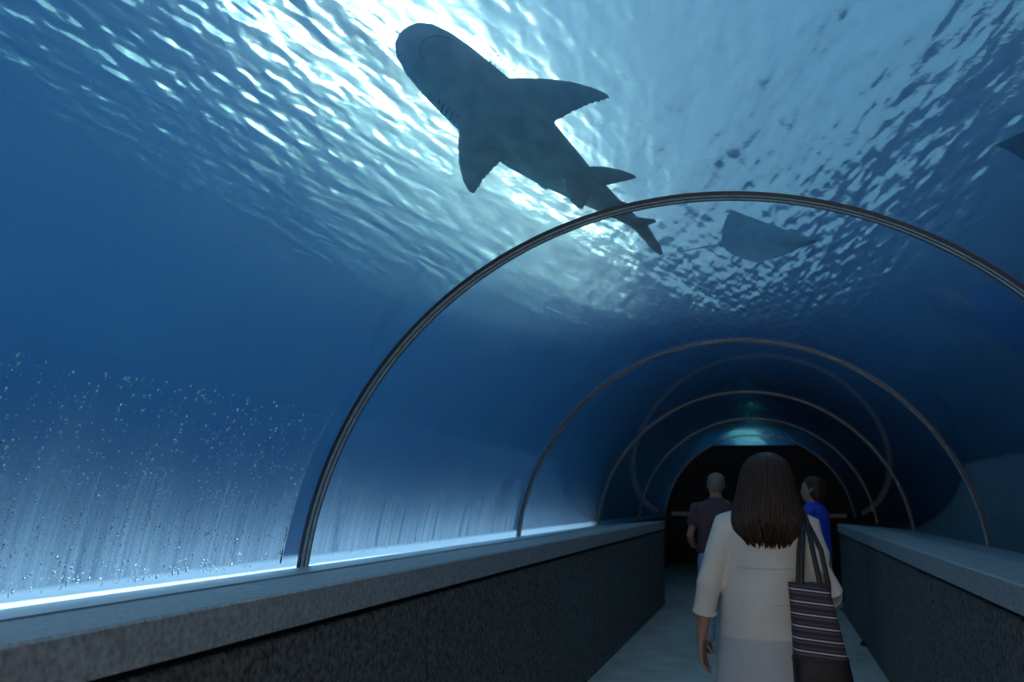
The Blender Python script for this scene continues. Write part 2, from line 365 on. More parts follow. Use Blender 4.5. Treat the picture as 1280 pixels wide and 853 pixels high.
def rock_wall():
    nz, ny = 40, 260; v = []; f = []
    ph = rng.uniform(0, 6.28, 40); kx = rng.normal(0, 1.6, 40); kz = rng.normal(0, 2.2, 40); am = .35 / (1 + np.hypot(kx, kz)) 
    for j in range(ny + 1):
        for i in range(nz + 1):
            y = -6 + 56 * j / ny; z = -.2 + 6.0 * i / nz
            d = float(np.abs(np.sin(kx * y + kz * z + ph)) @ am)
            v.append((5.7 + .35 * (z - 2.5) / 3 - d * .55 - 2.6 * max(0, 1 - z / 2.2) ** 1.4, y, z))
    for j in range(ny):
        for i in range(nz): a = j * (nz + 1) + i; f.append((a, a + nz + 1, a + nz + 2, a + 1))
    b = len(v)
    for j in range(ny + 1):
        y = -6 + 56 * j / ny; v += [(7, y, -.2), (7, y, 5.8)]
    for j in range(ny):
        f.append((b + 2 * j, b + 2 * j + 1, b + 2 * j + 3, b + 2 * j + 2))
        t0 = j * (nz + 1) + nz; f.append((t0, t0 + nz + 1, b + 2 * j + 3, b + 2 * j + 1))
    return structure(MB().add(v, f).build('wall_rock_right', M['rock'], None, True))
rock_wall()
o = structure(MB().box(-12.6, 7.0, 12.6, 49.0, 6.25, 6.45).build('added_shade_deck', M['shade_deck']))  # added unseen deck and beams, keep sky light off the far water
for k in range(20): MB().box(-12.6, 7, 12.8 + 1.75 * k, 13.35 + 1.75 * k, 6.05, 6.25).build('shade_deck_beam', M['shade_deck'], o)

# acrylic bays
def bay(i, y0, y1):
    n = 72; t0 = math.asin((1.035 - ZC) / RG); a0 = PI - t0; a1 = t0
    v = []; f = []; mi = []
    for y in (y0, y1):
        for r in (RG, RG + .065):
            for k in range(n + 1):
                a = a0 + (a1 - a0) * k / n; v.append((r * math.cos(a), y, ZC + r * math.sin(a)))
    N = n + 1
    A, B, C_, D = 0, N, 2 * N, 3 * N       # y0 inner, y0 outer, y1 inner, y1 outer
    mb = MB()
    fin = [(A + k, A + k + 1, C_ + k + 1, C_ + k) for k in range(n)]
    fout = [(B + k, D + k, D + k + 1, B + k + 1) for k in range(n)]
    fed = [(A + k, B + k, B + k + 1, A + k + 1) for k in range(n)] + [(C_ + k, C_ + k + 1, D + k + 1, D + k) for k in range(n)] + [(A, C_, D, B), (A + n, B + n, D + n, C_ + n)]
    mb.add(v, fin, 0); mb.f += [list(q) for q in fout + fed]; mb.m += [1] * (len(fout) + len(fed))
    o = mb.build('window_%d' % i, [M['acrylic'], M['clear']], None, True, auto=.6)
    # inner face must look into the tunnel
    me = o.data; p = me.polygons[0]; c = p.center
    if p.normal.dot(Vector((-c.x, 0, ZC - c.z))) < 0: me.flip_normals()
    return structure(o)
for i, (a, b) in enumerate(zip(RINGS, RINGS[1:])): bay(i + 1, a + .004, b - .004)

# steel arch ribs covering the joints
def sweep_arch(r0, r1, ya, yb, n=96, t0=None):
    t0 = math.asin((1.045 - ZC) / RG) if t0 is None else t0
    rg = []
    for k in range(n + 1):
        a = (PI - t0) + (2 * t0 - PI) * k / n; c, s = math.cos(a), math.sin(a)
        rg.append([(r0 * c, ya, ZC + r0 * s), (r1 * c, ya, ZC + r1 * s), (r1 * c, yb, ZC + r1 * s), (r0 * c, yb, ZC + r0 * s)])
    return MB().rings(rg)
ordn = {4.35: 'nearest, crossing in front of the shark tail', 8.57: 'second from the camera, framing the walkers', 12.79: 'third from the camera, where the parapets end', 17.01: 'fourth from the camera, in the dark hall',
        .13: 'directly above the camera', -4.09: 'by the back wall', 21.23: 'against the dark end wall', 25.45: 'beyond the dark end wall'}
for y in RINGS:
    r = empty('arch_rib', (0, y, 0)); tag(r, 'grey steel arch rib of the tunnel, ' + ordn[y], 'arch rib', 'arch ribs of the acrylic tunnel')
    sweep_arch(RG - .014, RG - .002, -.042, .042).build('channel', M['rib_mid'], r, auto=.6)
    for s in (-1, 1):
        sweep_arch(RG - .017, RG - .001, s * .046 - .004, s * .046 + .004).build('flange', M['rib_edge'], r, auto=.6)
    sweep_arch(RG - .0165, RG - .010, -.004, .004).build('centre_bead', M['rib_edge'], r, auto=.6)

# ------------------------------------------------------------------ water: surface, body
def axis(lo, hi, flo, fhi, fine, coarse):
    a = list(np.arange(lo, flo, coarse)) + list(np.arange(flo, fhi, fine)) + list(np.arange(fhi, hi + coarse * .5, coarse)); return np.array(a)
xs = axis(-12.19, 6.9, -6.5, 4.0, .022, .12); ys = axis(-5.79, 49.7, 2.0, 12.5, .022, .15)
GX, GY = np.meshgrid(xs, ys); H = np.zeros_like(GX)
for k in range(150):
    lam = .07 * (2.6 / .07) ** (rng.random() ** 1.25); th = rng.normal(.05, .5); kk = 2 * PI / lam
    sl = (.0075 if lam > .35 else .0195) * rng.uniform(.4, 1.0)
    H += (1 - (.6 if lam < .35 else 0) * np.sin(.8 * GX + .35 * GY + 3.6) * np.sin(.55 * GY - .3 * GX + .2)) * sl / kk * np.sin(kk * (GX * math.cos(th) + GY * math.sin(th)) + rng.uniform(0, 6.28))
nx, ny = len(xs), len(ys)
V = np.stack([GX, GY, ZS + H], -1).reshape(-1, 3).astype(np.float32)
idx = np.arange(nx * ny).reshape(ny, nx); Q = np.stack([idx[:-1, :-1], idx[:-1, 1:], idx[1:, 1:], idx[1:, :-1]], -1).reshape(-1, 4).astype(np.int32)
me = bpy.data.meshes.new('water_surface'); me.vertices.add(len(V)); me.vertices.foreach_set('co', V.ravel())
me.loops.add(Q.size); me.loops.foreach_set('vertex_index', Q.ravel()); me.polygons.add(len(Q)); me.polygons.foreach_set('loop_start', np.arange(0, Q.size, 4, dtype=np.int32)); me.update(calc_edges=True); me.validate()
o = mesh_obj('water_surface', me, M['water']); tag(o, 'rippled water surface glittering above the tunnel', 'water', kind='stuff')
n = 48; arc = [((RG + .08) * math.cos(PI - PI * k / n), ZC + (RG + .08) * math.sin(PI - PI * k / n)) for k in range(n + 1)]
sec = [(-12.19, .15), (-2.56, .15), (-2.56, .98), (-2.105, 1.03)] + [p for p in arc if p[1] > 1.04] + [(2.105, 1.03), (2.56, .98), (2.56, .15), (6.2, .15), (6.2, ZS - .16), (-12.19, ZS - .16)]
o = MB().prism(sec, -5.79, 49.79).build('water_body', M['volume']); tag(o, 'blue hazy sea water filling the tank around the tunnel', 'water', kind='stuff'); o.display_type = 'WIRE'

# warm bulkhead lamp over the entrance behind the camera
bl0 = empty('bulkhead_lamp', (0, -4.2, 2.62)); tag(bl0, 'warm white bulkhead lamp over the tunnel entrance', 'lamp')
MB().box(-.24, .24, .0, .05, -.09, .09).build('housing', M['rib_edge'], bl0)
MB().loft_z([(-.07, .20, .001, 0, .05), (-.065, .21, .04, 0, .05), (0, .215, .07, 0, .05), (.065, .21, .04, 0, .05), (.07, .20, .001, 0, .05)], 24).build('diffuser', M['warm_lamp'], bl0, True)
# underwater light strip along the foot of the left glass
lt = empty('light_strip', (-2.26, 0, 1.025)); tag(lt, 'white underwater light strip along the foot of the left glass', 'lamp')
MB().box(-.05, .05, -4, 12.6, -.02, .0).build('housing', M['rail'], lt); MB().box(-.03, .03, -3.9, 12.5, .001, .03, bev=.01).build('diffuser', M['lamp'], lt)
# ------------------------------------------------------------------ animals
def fin(mb, stations, n=14):
    """stations: (leading edge, trailing edge, half thickness, thickness direction) from root to tip"""
    rg = []
    for le, te, th, nd in stations:
        le, te, nd = Vector(le), Vector(te), Vector(nd); c = (le + te) / 2; h = (le - te) / 2
        rg.append([c + h * math.cos(2 * PI * k / n) + nd * th * math.sin(2 * PI * k / n) * (.75 + .25 * math.cos(2 * PI * k / n)) for k in range(n)])
    return mb.rings(rg)
def sc(st, L): return [(tuple(L * q for q in a), tuple(L * q for q in b), t * L, n) for a, b, t, n in st]
def build_shark():
    L = 2.6; mb = MB(); rg = []
    S = [(.0015, .016, .007, .010), (.012, .040, .018, .008), (.035, .060, .030, .006), (.075, .074, .044, .004), (.13, .083, .056, .003), (.19, .088, .066, .002), (.26, .091, .074, 0), (.34, .089, .078, 0), (.42, .081, .074, 0),
         (.50, .068, .065, .002), (.58, .054, .053, .004), (.66, .040, .041, .006), (.73, .029, .031, .008), (.79, .021, .024, .012), (.85, .014, .020, .022), (.91, .010, .015, .050), (.96, .007, .011, .083)]
    for s, w, h, z in S:
        r = []
        for k in range(28):
            t = 2 * PI * k / 28; c, sn = math.cos(t), math.sin(t)
            hh = h * (.82 if sn < 0 else 1.05)
            r.append((-s * L, 1.10 * w * L * math.copysign(abs(c) ** .9, c), (z + hh * math.copysign(abs(sn) ** .9, sn)) * L))
        rg.append(r)
    mb.rings(rg)
    for sd in (1, -1):
        up = (0, 0, 1)
        fin(mb, sc([((-.225, .055 * sd, -.030), (-.405, .050 * sd, -.030), .017, up), ((-.262, .110 * sd, -.034), (-.412, .096 * sd, -.032), .013, up), ((-.305, .160 * sd, -.042), (-.418, .142 * sd, -.038), .0095, up),
                    ((-.350, .203 * sd, -.050), (-.430, .190 * sd, -.047), .0065, up), ((-.398, .235 * sd, -.056), (-.446, .229 * sd, -.055), .0045, up), ((-.432, .249 * sd, -.060), (-.452, .247 * sd, -.060), .003, up)], L))
        fin(mb, sc([((-.565, .035 * sd, -.032), (-.660, .026 * sd, -.028), .010, up), ((-.595, .066 * sd, -.040), (-.672, .050 * sd, -.034), .007, up), ((-.640, .094 * sd, -.048), (-.690, .078 * sd, -.044), .0045, up), ((-.680, .104 * sd, -.052), (-.697, .098 * sd, -.051), .003, up)], L))
    sy = (0, 1, 0)
    fin(mb, sc([((-.36, 0, .055), (-.50, 0, .050), .014, sy), ((-.41, 0, .105), (-.505, 0, .085), .009, sy), ((-.46, 0, .15), (-.52, 0, .13), .005, sy), ((-.50, 0, .17), (-.525, 0, .16), .003, sy)], L))
    fin(mb, sc([((-.665, 0, .035), (-.735, 0, .030), .008, sy), ((-.70, 0, .065), (-.745, 0, .052), .005, sy), ((-.735, 0, .082), (-.755, 0, .076), .003, sy)], L))
    fin(mb, sc([((-.70, 0, -.015), (-.76, 0, -.008), .007, sy), ((-.725, 0, -.042), (-.768, 0, -.032), .0045, sy), ((-.755, 0, -.058), (-.772, 0, -.054), .003, sy)], L))
    # caudal fin: long upper lobe with a notch, short lower lobe
    fin(mb, sc([((-.80, 0, .035), (-.82, 0, -.015), .012, sy), ((-.86, 0, .060), (-.875, 0, -.004), .009, sy), ((-.92, 0, .092), (-.93, 0, .040), .006, sy), ((-.955, 0, .112), (-.965, 0, .062), .0045, sy), ((-.985, 0, .126), (-1.0, 0, .098), .0035, sy), ((-1.008, 0, .128), (-1.012, 0, .115), .003, sy)], L))
    fin(mb, sc([((-.80, 0, .0), (-.87, 0, .010), .009, sy), ((-.832, 0, -.030), (-.872, 0, -.012), .006, sy), ((-.865, 0, -.058), (-.880, 0, -.046), .003, sy)], L))
    me = remeshed(mb, 'body', .0080, 10)
    root = empty('shark'); mesh_obj('body', me, M['shark'], root)
    for sd in (1, -1):
        MB().ball((-.085 * L, sd * .0800 * L, .012 * L), (.020, .010, .018)).build('eye', M['eye'], root, True)
        for k in range(5):
            x = -(.185 + .014 * k) * L
            MB().tube([(x, sd * .0940 * L, .022 * L), (x - .004, sd * .0985 * L, .0 * L), (x - .002, sd * .0905 * L, -.028 * L)], [.003, .0065, .003], 6).build('gill_slit', M['shark_dark'], root, True)
    pts = []
    for k in range(15):
        a = -1.25 + 2.5 * k / 14; pts.append((-(.115 - .055 * math.cos(a)) * L, .050 * L * math.sin(a), (-.032 - .016 * (1 - math.cos(a))) * L))
    MB().tube(pts, [.0045] * 15, 6).build('mouth', M['mouth'], root, True)
    return root
shark = build_shark(); shark.location = SHARK_LOC; shark.rotation_euler = SHARK_ROT
tag(shark, 'large grey shark seen from below, gliding above the tunnel', 'shark')

def build_ray(name):
    L = .75; mb = MB(); st = []; up = (0, 0, 1)
    prof = [(0, .0, -.97, .075), (.07, -.02, -.985, .074), (.15, -.13, -.975, .058), (.26, -.24, -.955, .042), (.40, -.38, -.92, .028), (.54, -.52, -.87, .018), (.66, -.63, -.815, .011), (.74, -.70, -.78, .007), (.785, -.74, -.76, .005)]
    for sd in (-1, 1):
        dr = .05 if sd < 0 else .22
        rows = [((le, sd * y, -dr * (y / .78) ** 2), (te, sd * y, -dr * (y / .78) ** 2), th, up) for y, le, te, th in prof]
        fin(mb, sc(rows, L), 18)
    mb.tube([(-.90 * L, 0, 0), (-1.05 * L, 0, .0), (-1.5 * L, .02, .01), (-2.1 * L, .10, .02)], [(.022, .03), .012, .007, .0045], 8)
    for sd in (1, -1):
        fin(mb, sc([((-.90, .04 * sd, 0), (-1.0, .03 * sd, 0), .018, up), ((-.98, .09 * sd, 0), (-1.05, .06 * sd, 0), .009, up)], L))
    mb.ball((-.06 * L, 0, .012 * L), (.09, .055, .045))
    me = remeshed(mb, 'body', .0065, 3)
    root = empty(name); mesh_obj('body', me, M['ray'], root)
    for sd in (1, -1): MB().ball((-.07 * L, sd * .062 * L * 1.15, .03 * L), .012).build('eye', M['eye'], root, True)
    return root
def copy_tree(o, parent=None):
    c = o.copy(); COL.objects.link(c); c.parent = parent
    for ch in o.children: copy_tree(ch, c)
    return c
ray = build_ray('ray'); ray.location = RAY_LOC; ray.rotation_euler = RAY_ROT
tag(ray, 'blue-grey ray with a thin tail below the nearest arch rib', 'ray', 'rays in the tank')
ray2 = copy_tree(ray); ray2.location = RAY2_LOC; ray2.rotation_euler = RAY2_ROT
tag(ray2, 'dark ray whose wing tip enters at the right edge', 'ray', 'rays in the tank')

# ------------------------------------------------------------------ people
def hand(mb, w, d, nrm, side, curl=.35, k=1.0):
    """w wrist, d finger direction, nrm palm normal, side: towards the thumb"""
    w, d, nrm, s = Vector(w), Vector(d).normalized(), Vector(nrm).normalized(), Vector(side).normalized()
    mb.tube([w - d * .01 * k, w + d * .03 * k, w + d * .07 * k, w + d * .09 * k], [(.021 * k, .017 * k), (.032 * k, .015 * k), (.038 * k, .014 * k), (.035 * k, .012 * k)], 12, s)
    for off, ln in ((.030, .068), (.0105, .078), (-.0095, .072), (-.029, .055)):
        p = w + d * (.086 - abs(off - .01) * .25) * k + s * off * k; dd = (d + s * off * 3).normalized(); pts = [p]; a = curl * .5
        for f in (.45, .32, .23):
            v = (dd * math.cos(a) + nrm * math.sin(a)); p = p + v * ln * f * k; pts.append(p); a += curl
        mb.tube(pts, [.0088 * k, .0085 * k, .0078 * k, .0066 * k], 8, s)
    p = w + d * .022 * k + s * .026 * k
    v1 = (d * .75 + s * .6 + nrm * .35).normalized(); v2 = (d * .95 + s * .1 + nrm * .4).normalized()
    mb.tube([p - v1 * .01 * k, p + v1 * .034 * k, p + v1 * .034 * k + v2 * .026 * k, p + v1 * .034 * k + v2 * .046 * k], [.0125 * k, .0105 * k, .0095 * k, .007 * k], 8, nrm)
TORSO = [(.74, .145, .105), (.82, .172, .125), (.92, .160, .115), (1.02, .128, .098), (1.12, .138, .104), (1.22, .155, .112), (1.29, .160, .100), (1.335, .130, .080), (1.362, .080, .062), (1.385, .056, .056, 0, .004), (1.43, .051, .054, 0, .012)]
HEAD = [(1.388, .022, .022, 0, .070), (1.400, .040, .040, 0, .056), (1.425, .055, .066, 0, .035), (1.455, .064, .080, 0, .020), (1.49, .071, .090, 0, .010), (1.525, .0745, .095, 0, .004), (1.555, .072, .090, 0, -.002), (1.58, .058, .072, 0, -.004), (1.594, .036, .045, 0, -.004), (1.600, .012, .014, 0, -.004)]
def person(name, k, arms, stride, voxel, skin):
    """arms: per side (shoulder, elbow, wrist, finger dir, palm normal, thumb side, curl); body one continuous mesh"""
    root = empty(name); mb = MB()
    def P(p): return tuple(q * k for q in p)
    mb.loft_z([tuple(q * k for q in s_) for s_ in TORSO], 24); mb.loft_z([tuple(q * k for q in s_) for s_ in HEAD], 24)
    mb.tube([P((0, .092, 1.515)), P((0, .103, 1.485)), P((0, .108, 1.466))], [.008 * k, .011 * k, .013 * k], 8, (1, 0, 0))     # nose
    mb.tube([P((-.020, .090, 1.437)), P((0, .0975, 1.438)), P((.020, .090, 1.437))], [.006 * k, .009 * k, .006 * k], 8)     # mouth
    mb.tube([P((-.035, .083, 1.517)), P((0, .093, 1.522)), P((.035, .083, 1.517))], [.008 * k, .009 * k, .008 * k], 8)      # brow
    for sd in (1, -1):
        mb.tube([P((.073 * sd, -.006, 1.515)), P((.078 * sd, -.012, 1.49)), P((.072 * sd, -.002, 1.462))], [(.008 * k, .014 * k), (.010 * k, .017 * k), (.006 * k, .009 * k)], 8, (1, 0, 0))
    for a in arms:
        sh, el, wr, fd, pn, ts, cu = a
        mid = tuple((p + q) / 2 for p, q in zip(sh, el)); m2 = tuple(p * .65 + q * .35 for p, q in zip(el, wr))
        inn = (sh[0] * .55, sh[1], sh[2] - .015)
        mb.tube([P(inn), P(sh), P(mid), P(el), P(m2), P(wr)], [.050 * k, .047 * k, .042 * k, .036 * k, .035 * k, .0235 * k], 14)
        hand(mb, P(wr), fd, pn, ts, cu, k)
    for sd, (kn, an) in zip((-1, 1), stride):
        hip = (.085 * sd, 0, .83)
        mid = tuple((p + q) / 2 for p, q in zip(hip, kn)); calf = tuple(p * .68 + q * .32 for p, q in zip(kn, an)); calf = (calf[0], calf[1] - .012, calf[2])
        mb.tube([P(hip), P(mid), P(kn), P(calf), P(an)], [.092 * k, .076 * k, .054 * k, .052 * k, .034 * k], 16)
        mb.tube([P((an[0], an[1] - .035, an[2] - .035)), P((an[0], an[1] + .05, an[2] - .045)), P((an[0] + .01 * sd, an[1] + .15, an[2] - .06))], [.030 * k, .036 * k, .022 * k], 10)
    mesh_obj('body', remeshed(mb, 'body', voxel, 3), skin, root)
    for sd in (1, -1):
        MB().ball(P((.031 * sd, .0815, 1.497)), .0115 * k, 10, 8).build('eye', M['eye'], root, True)
    MB().tube([P((-.021, .0945, 1.432)), P((0, .1035, 1.433)), P((.021, .0945, 1.432))], [.003 * k, .0055 * k, .003 * k], 8).build('lips', M['lip'], root, True)
    for sd, (kn, an) in zip((-1, 1), stride):
        x, y, z = P(an); b = z - .08 * k
        sh = MB(); pr = [(-.075, .030, .050), (-.04, .036, .075), (.02, .038, .070), (.09, .044, .048), (.15, .043, .040), (.185, .030, .032), (.197, .012, .022)]
        rg = []
        for yy, w, h in pr:
            rg.append([(x + w * k * math.cos(t), y + yy * k, b + .012 * k + max(0, h * k * (.5 + .5 * math.sin(t)))) for t in [2 * PI * q / 16 for q in range(16)]])
        shoe = sh.rings(rg).build('shoe', M['shoe'], root, True)
        so = MB(); ring = [(x + w * 1.06 * k, y + yy * k) for yy, w, h in pr] + [(x - w * 1.06 * k, y + yy * k) for yy, w, h in pr[::-1]]
        n = len(ring); so.add([(a_, b_, b) for a_, b_ in ring] + [(a_, b_, b + .018 * k) for a_, b_ in ring], [tuple(range(n))[::-1], tuple(range(n, 2 * n))] + [(i, (i + 1) % n, n + (i + 1) % n, n + i) for i in range(n)])
        so.build('sole', M['sole'], shoe)
    return root
def cloth(root, name, mb, m, voxel, wr=.004, freq=16.0, smooth_it=6):
    me = remeshed(mb, name, voxel, smooth_it)
    n = len(me.vertices); a = np.empty(n * 3, np.float32); me.vertices.foreach_get('co', a); a = a.reshape(-1, 3).astype(float)
    nr = np.empty(n * 3, np.float32); me.vertices.foreach_get('normal', nr); nr = nr.reshape(-1, 3)
    d = np.zeros(n); r = np.random.default_rng(len(name))
    for j in range(14):
        kx, ky, kz = r.normal(0, freq, 3) * (1, 1, .55); d += np.sin(a @ np.array([kx, ky, kz]) + r.uniform(0, 6.28)) / (1 + np.linalg.norm((kx, ky, kz)) / freq)
    a += nr * (d * wr * .6)[:, None]; me.vertices.foreach_set('co', a.astype(np.float32).ravel()); me.update()
    return mesh_obj(name, me, m, root)
def trousers(root, k, stride, m, voxel, ankle=.10, wid=1.0):
    mb = MB(); P = lambda p: tuple(q * k for q in p)
    mb.loft_z([tuple(q * k for q in s_) for s_ in [(.76, .16, .12), (.83, .180, .132), (.92, .166, .120), (.98, .142, .106)]], 24)
    for sd, (kn, an) in zip((-1, 1), stride):
        an2 = tuple(p + (q - p) * ((kn[2] - ankle) / (kn[2] - an[2])) for p, q in zip(kn, an)); md = tuple((p + q) / 2 for p, q in zip((.085 * sd, 0, .83), kn))
        mb.tube([P((.085 * sd, 0, .82)), P(md), P(kn), P(an2)], [.100 * k, .088 * k * wid, .070 * k * wid, .060 * k * wid], 18, rnd=False)
    return cloth(root, 'trousers', mb, m, voxel)

# --- woman in the pale blouse, seen from behind
VX = .0068
wl = ((-.160, 0, 1.300), (-.255, -.035, 1.045), (-.292, .005, .825)); wr = ((.160, 0, 1.300), (.245, -.055, 1.035), (.232, .150, .985))
stride = [((-.095, .055, .465), (-.085, -.075, .095)), ((.085, .075, .465), (.080, .140, .080))]
woman = person('person', 1.0, [(*wl, (.03, .10, -1), (1, .25, 0), (.2, 1, .1), .30), (*wr, (-.25, 1, .1), (-1, 0, -.2), (0, .1, 1), .55)], stride, .0062, M['skin'])
trousers(woman, 1.0, stride, M['trouser_dark'], .009)
mb = MB()
mb.loft_z([(.60, .240, .178, 0, .0), (.70, .230, .174), (.85, .216, .168), (1.0, .198, .150), (1.12, .188, .134), (1.22, .188, .130), (1.28, .184, .118), (1.322, .160, .098), (1.352, .110, .080), (1.372, .070, .068)], 36)
for (sh, el, wr_), e in ((wl, .52), (wr, .50)):
    end = tuple(p + (q - p) * e for p, q in zip(el, wr_)); mid = tuple((p + q) / 2 for p, q in zip(sh, el))
    mb.tube([(sh[0] * .7, 0, sh[2] - .01), (sh[0] * 1.02, 0, sh[2] - .012), mid, el, end], [(.068, .060), .064, .059, .054, .047], 18, rnd=False)
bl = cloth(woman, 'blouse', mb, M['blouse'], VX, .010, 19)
for (sh, el, wr_), e in ((wl, .52), (wr, .50)):      # rolled cuffs
    d = Vector(wr_) - Vector(el); p = Vector(el) + d * e; d.normalize(); s0 = d.orthogonal().normalized(); b0 = d.cross(s0)
    MB().rings([[p + d * (.010 * math.sin(v)) + (s0 * math.cos(u) + b0 * math.sin(u)) * (.047 + .006 * math.cos(v)) for v in [2 * PI * j / 8 for j in range(8)]] for u in [2 * PI * i / 24 for i in range(25)]], False).build('cuff', M['blouse'], bl, True)
for z in (1.125, .985):                               # back seams
    pts = []
    for q in range(19):
        a = -2.25 + 1.36 * q / 18; rx = .193 if z > 1.05 else .199; ry = .137 if z > 1.05 else .144
        pts.append((rx * math.cos(a) * 1.02, ry * math.sin(a) * 1.03 - .003, z + .002 * math.sin(q)))
    MB().tube(pts, [.0028] * 19, 6).build('seam', M['blouse'], bl, True)
# hair: full shoulder-length, built from a core and hanging locks
HS = [(1.607, .020, .025, -.006), (1.596, .050, .058, -.008), (1.575, .077, .086, -.012), (1.545, .096, .104, -.018), (1.50, .108, .112, -.026), (1.45, .118, .112, -.040), (1.40, .131, .104, -.058), (1.35, .143, .092, -.078), (1.31, .146, .082, -.092), (1.275, .136, .070, -.102), (1.245, .104, .052, -.112), (1.228, .060, .032, -.118)]
def hs(z):
    for a, b in zip(HS, HS[1:]):
        if a[0] >= z >= b[0]:
            t = (a[0] - z) / (a[0] - b[0]); return tuple(p + (q - p) * t for p, q in zip(a[1:], b[1:]))
    return HS[-1][1:] if z < HS[-1][0] else HS[0][1:]
mb = MB(); mb.loft_z([(z, rx * .93, ry * .93, 0, c) for z, rx, ry, c in HS[::-1]], 40)
for i in range(800):
    a = -PI / 2 + rng.uniform(-2.15, 2.15); ze = rng.uniform(1.200, 1.300) + .05 * abs(math.sin((a + PI / 2) * .5)) ** 2; pts = []; rad = []
    da = rng.normal(0, .10); off = rng.uniform(-.010, .004); wv = rng.uniform(0, 6.28)
    for j in range(13):
        z = 1.604 + (ze - 1.604) * j / 12; rx, ry, c = hs(max(z, 1.24)); aa = a + da * j / 12 + .03 * math.sin(wv + j * .9)
        pts.append(((rx + off) * math.cos(aa), c + (ry + off) * math.sin(aa), z)); rad.append((.0046 if j < 10 else .0046 * (13 - j) / 3.2) * (.5 + .5 * min(1, j / 2)))
    mb.tube(pts, rad, 5, (0, 0, 1), rnd=False)
mb.build('hair', M['hair'], woman, True)
woman.location = (.268, 4.20, 0)
tag(woman, 'person with long dark hair in a pale loose blouse walking away', 'person', 'visitors in the tunnel')

# --- striped tote bag on her right shoulder
bag = empty('tote_bag', (.268 + .172, 4.20 - .205, .655)); bag.rotation_euler = (0, 0, .10)
def bagring(z, x0, x1, d, n=28):
    cx, hx = (x0 + x1) / 2, (x1 - x0) / 2; r = []
    for k in range(n):
        t = 2 * PI * k / n; c, s = math.cos(t), math.sin(t)
        r.append((cx + hx * math.copysign(abs(c) ** .45, c), d * math.copysign(abs(s) ** .6, s), z))
    return r
MB().rings([bagring(z, a, b, d) for z, a, b, d in ((.135, -.094, .112, .060), (.20, -.094, .098, .058), (.28, -.096, .082, .052), (.36, -.099, .064, .042), (.418, -.103, .046, .030), (.425, -.103, .044, .026), (.41, -.098, .040, .022), (.30, -.09, .07, .035))]).build('striped_body', M['stripes'], bag, auto=.9)
lb = MB().rings([bagring(z, a, b, d) for z, a, b, d in ((.0, -.075, .112, .045), (.006, -.086, .126, .058), (.03, -.093, .132, .064), (.08, -.095, .124, .065), (.125, -.096, .115, .063), (.140, -.095, .1125, .0615))]).build('leather_base', M['leather'], bag, auto=.9)
MB().rings([bagring(z, a, b, d) for z, a, b, d in ((.128, -.0975, .1155, .0645), (.134, -.0985, .116, .066), (.140, -.0975, .114, .0645))], False).build('piping', M['leather'], lb, True)
for yy, (xa, xb) in ((-.028, (-.055, -.012)), (.026, (-.060, .028))):
    MB().tube([(xa, yy, .36), (xa, yy, .425), (xa + .012, yy * 1.0 + .03, .55), (-.020, .105, .668), (-.016, .165, .712), (-.010, .225, .706), (xb - .012, .285, .66), (xb, .30, .52)][:6] , [(.010, .0035)] * 6, 8, (1, 0, 0)).build('strap', M['strap'], bag, True)
    MB().tube([(xb + .028, yy, .36), (xb + .028, yy, .42), (xb + .010, yy + .03, .55), (-.006, .105, .664), (-.010, .165, .710), (-.010, .20, .712)], [(.010, .0035)] * 6, 8, (1, 0, 0)).build('strap', M['strap'], bag, True)
tag(bag, 'striped tote bag with dark leather base hanging from the walker\'s shoulder', 'bag')

# --- far man in a plum shirt
k = 1.035
st2 = [((-.10, .02, .46), (-.11, -.01, .08)), ((.10, .02, .46), (.11, .0, .08))]
ml = ((-.175, 0, 1.295), (-.245, .02, 1.03), (-.20, .17, .93)); mr_ = ((.175, 0, 1.295), (.245, .02, 1.03), (.20, .17, .93))
man = person('person', k, [(*ml, (.5, 1, -.1), (0, 0, -1), (1, 0, 0), .4), (*mr_, (-.5, 1, -.1), (0, 0, -1), (-1, 0, 0), .4)], st2, .0105, M['skin2'])
trousers(man, k, st2, M['jeans'], .012)
mb = MB(); mb.loft_z([tuple(q * k for q in s_) for s_ in [(.88, .19, .145), (1.0, .178, .142), (1.12, .182, .138), (1.22, .190, .132), (1.28, .188, .118), (1.325, .150, .096), (1.36, .085, .072), (1.38, .066, .066)]], 28)
for sh, el, w_ in (ml, mr_): mb.tube([tuple(q * k for q in p) for p in ((sh[0] * .7, 0, 1.285), sh, tuple((p * .35 + q * .65) for p, q in zip(sh, el)))], [.066, .066, .062], 14, rnd=False)
cloth(man, 'shirt', mb, M['shirt_purple'], .012)
mb = MB(); mb.loft_z([(z * k, rx * k, ry * k, 0, c * k) for z, rx, ry, c in ((1.43, .045, .04, -.045), (1.455, .064, .066, -.022), (1.49, .0745, .080, -.016), (1.53, .079, .088, -.014), (1.56, .076, .084, -.013), (1.585, .060, .066, -.012), (1.605, .02, .022, -.010))], 24)
mb.build('hair', M['hair_grey'], man, True)
man.location = (-.215, 9.2, 0); man.rotation_euler.z = .18
tag(man, 'distant person with short greyish hair in a dark plum shirt', 'person', 'visitors in the tunnel')

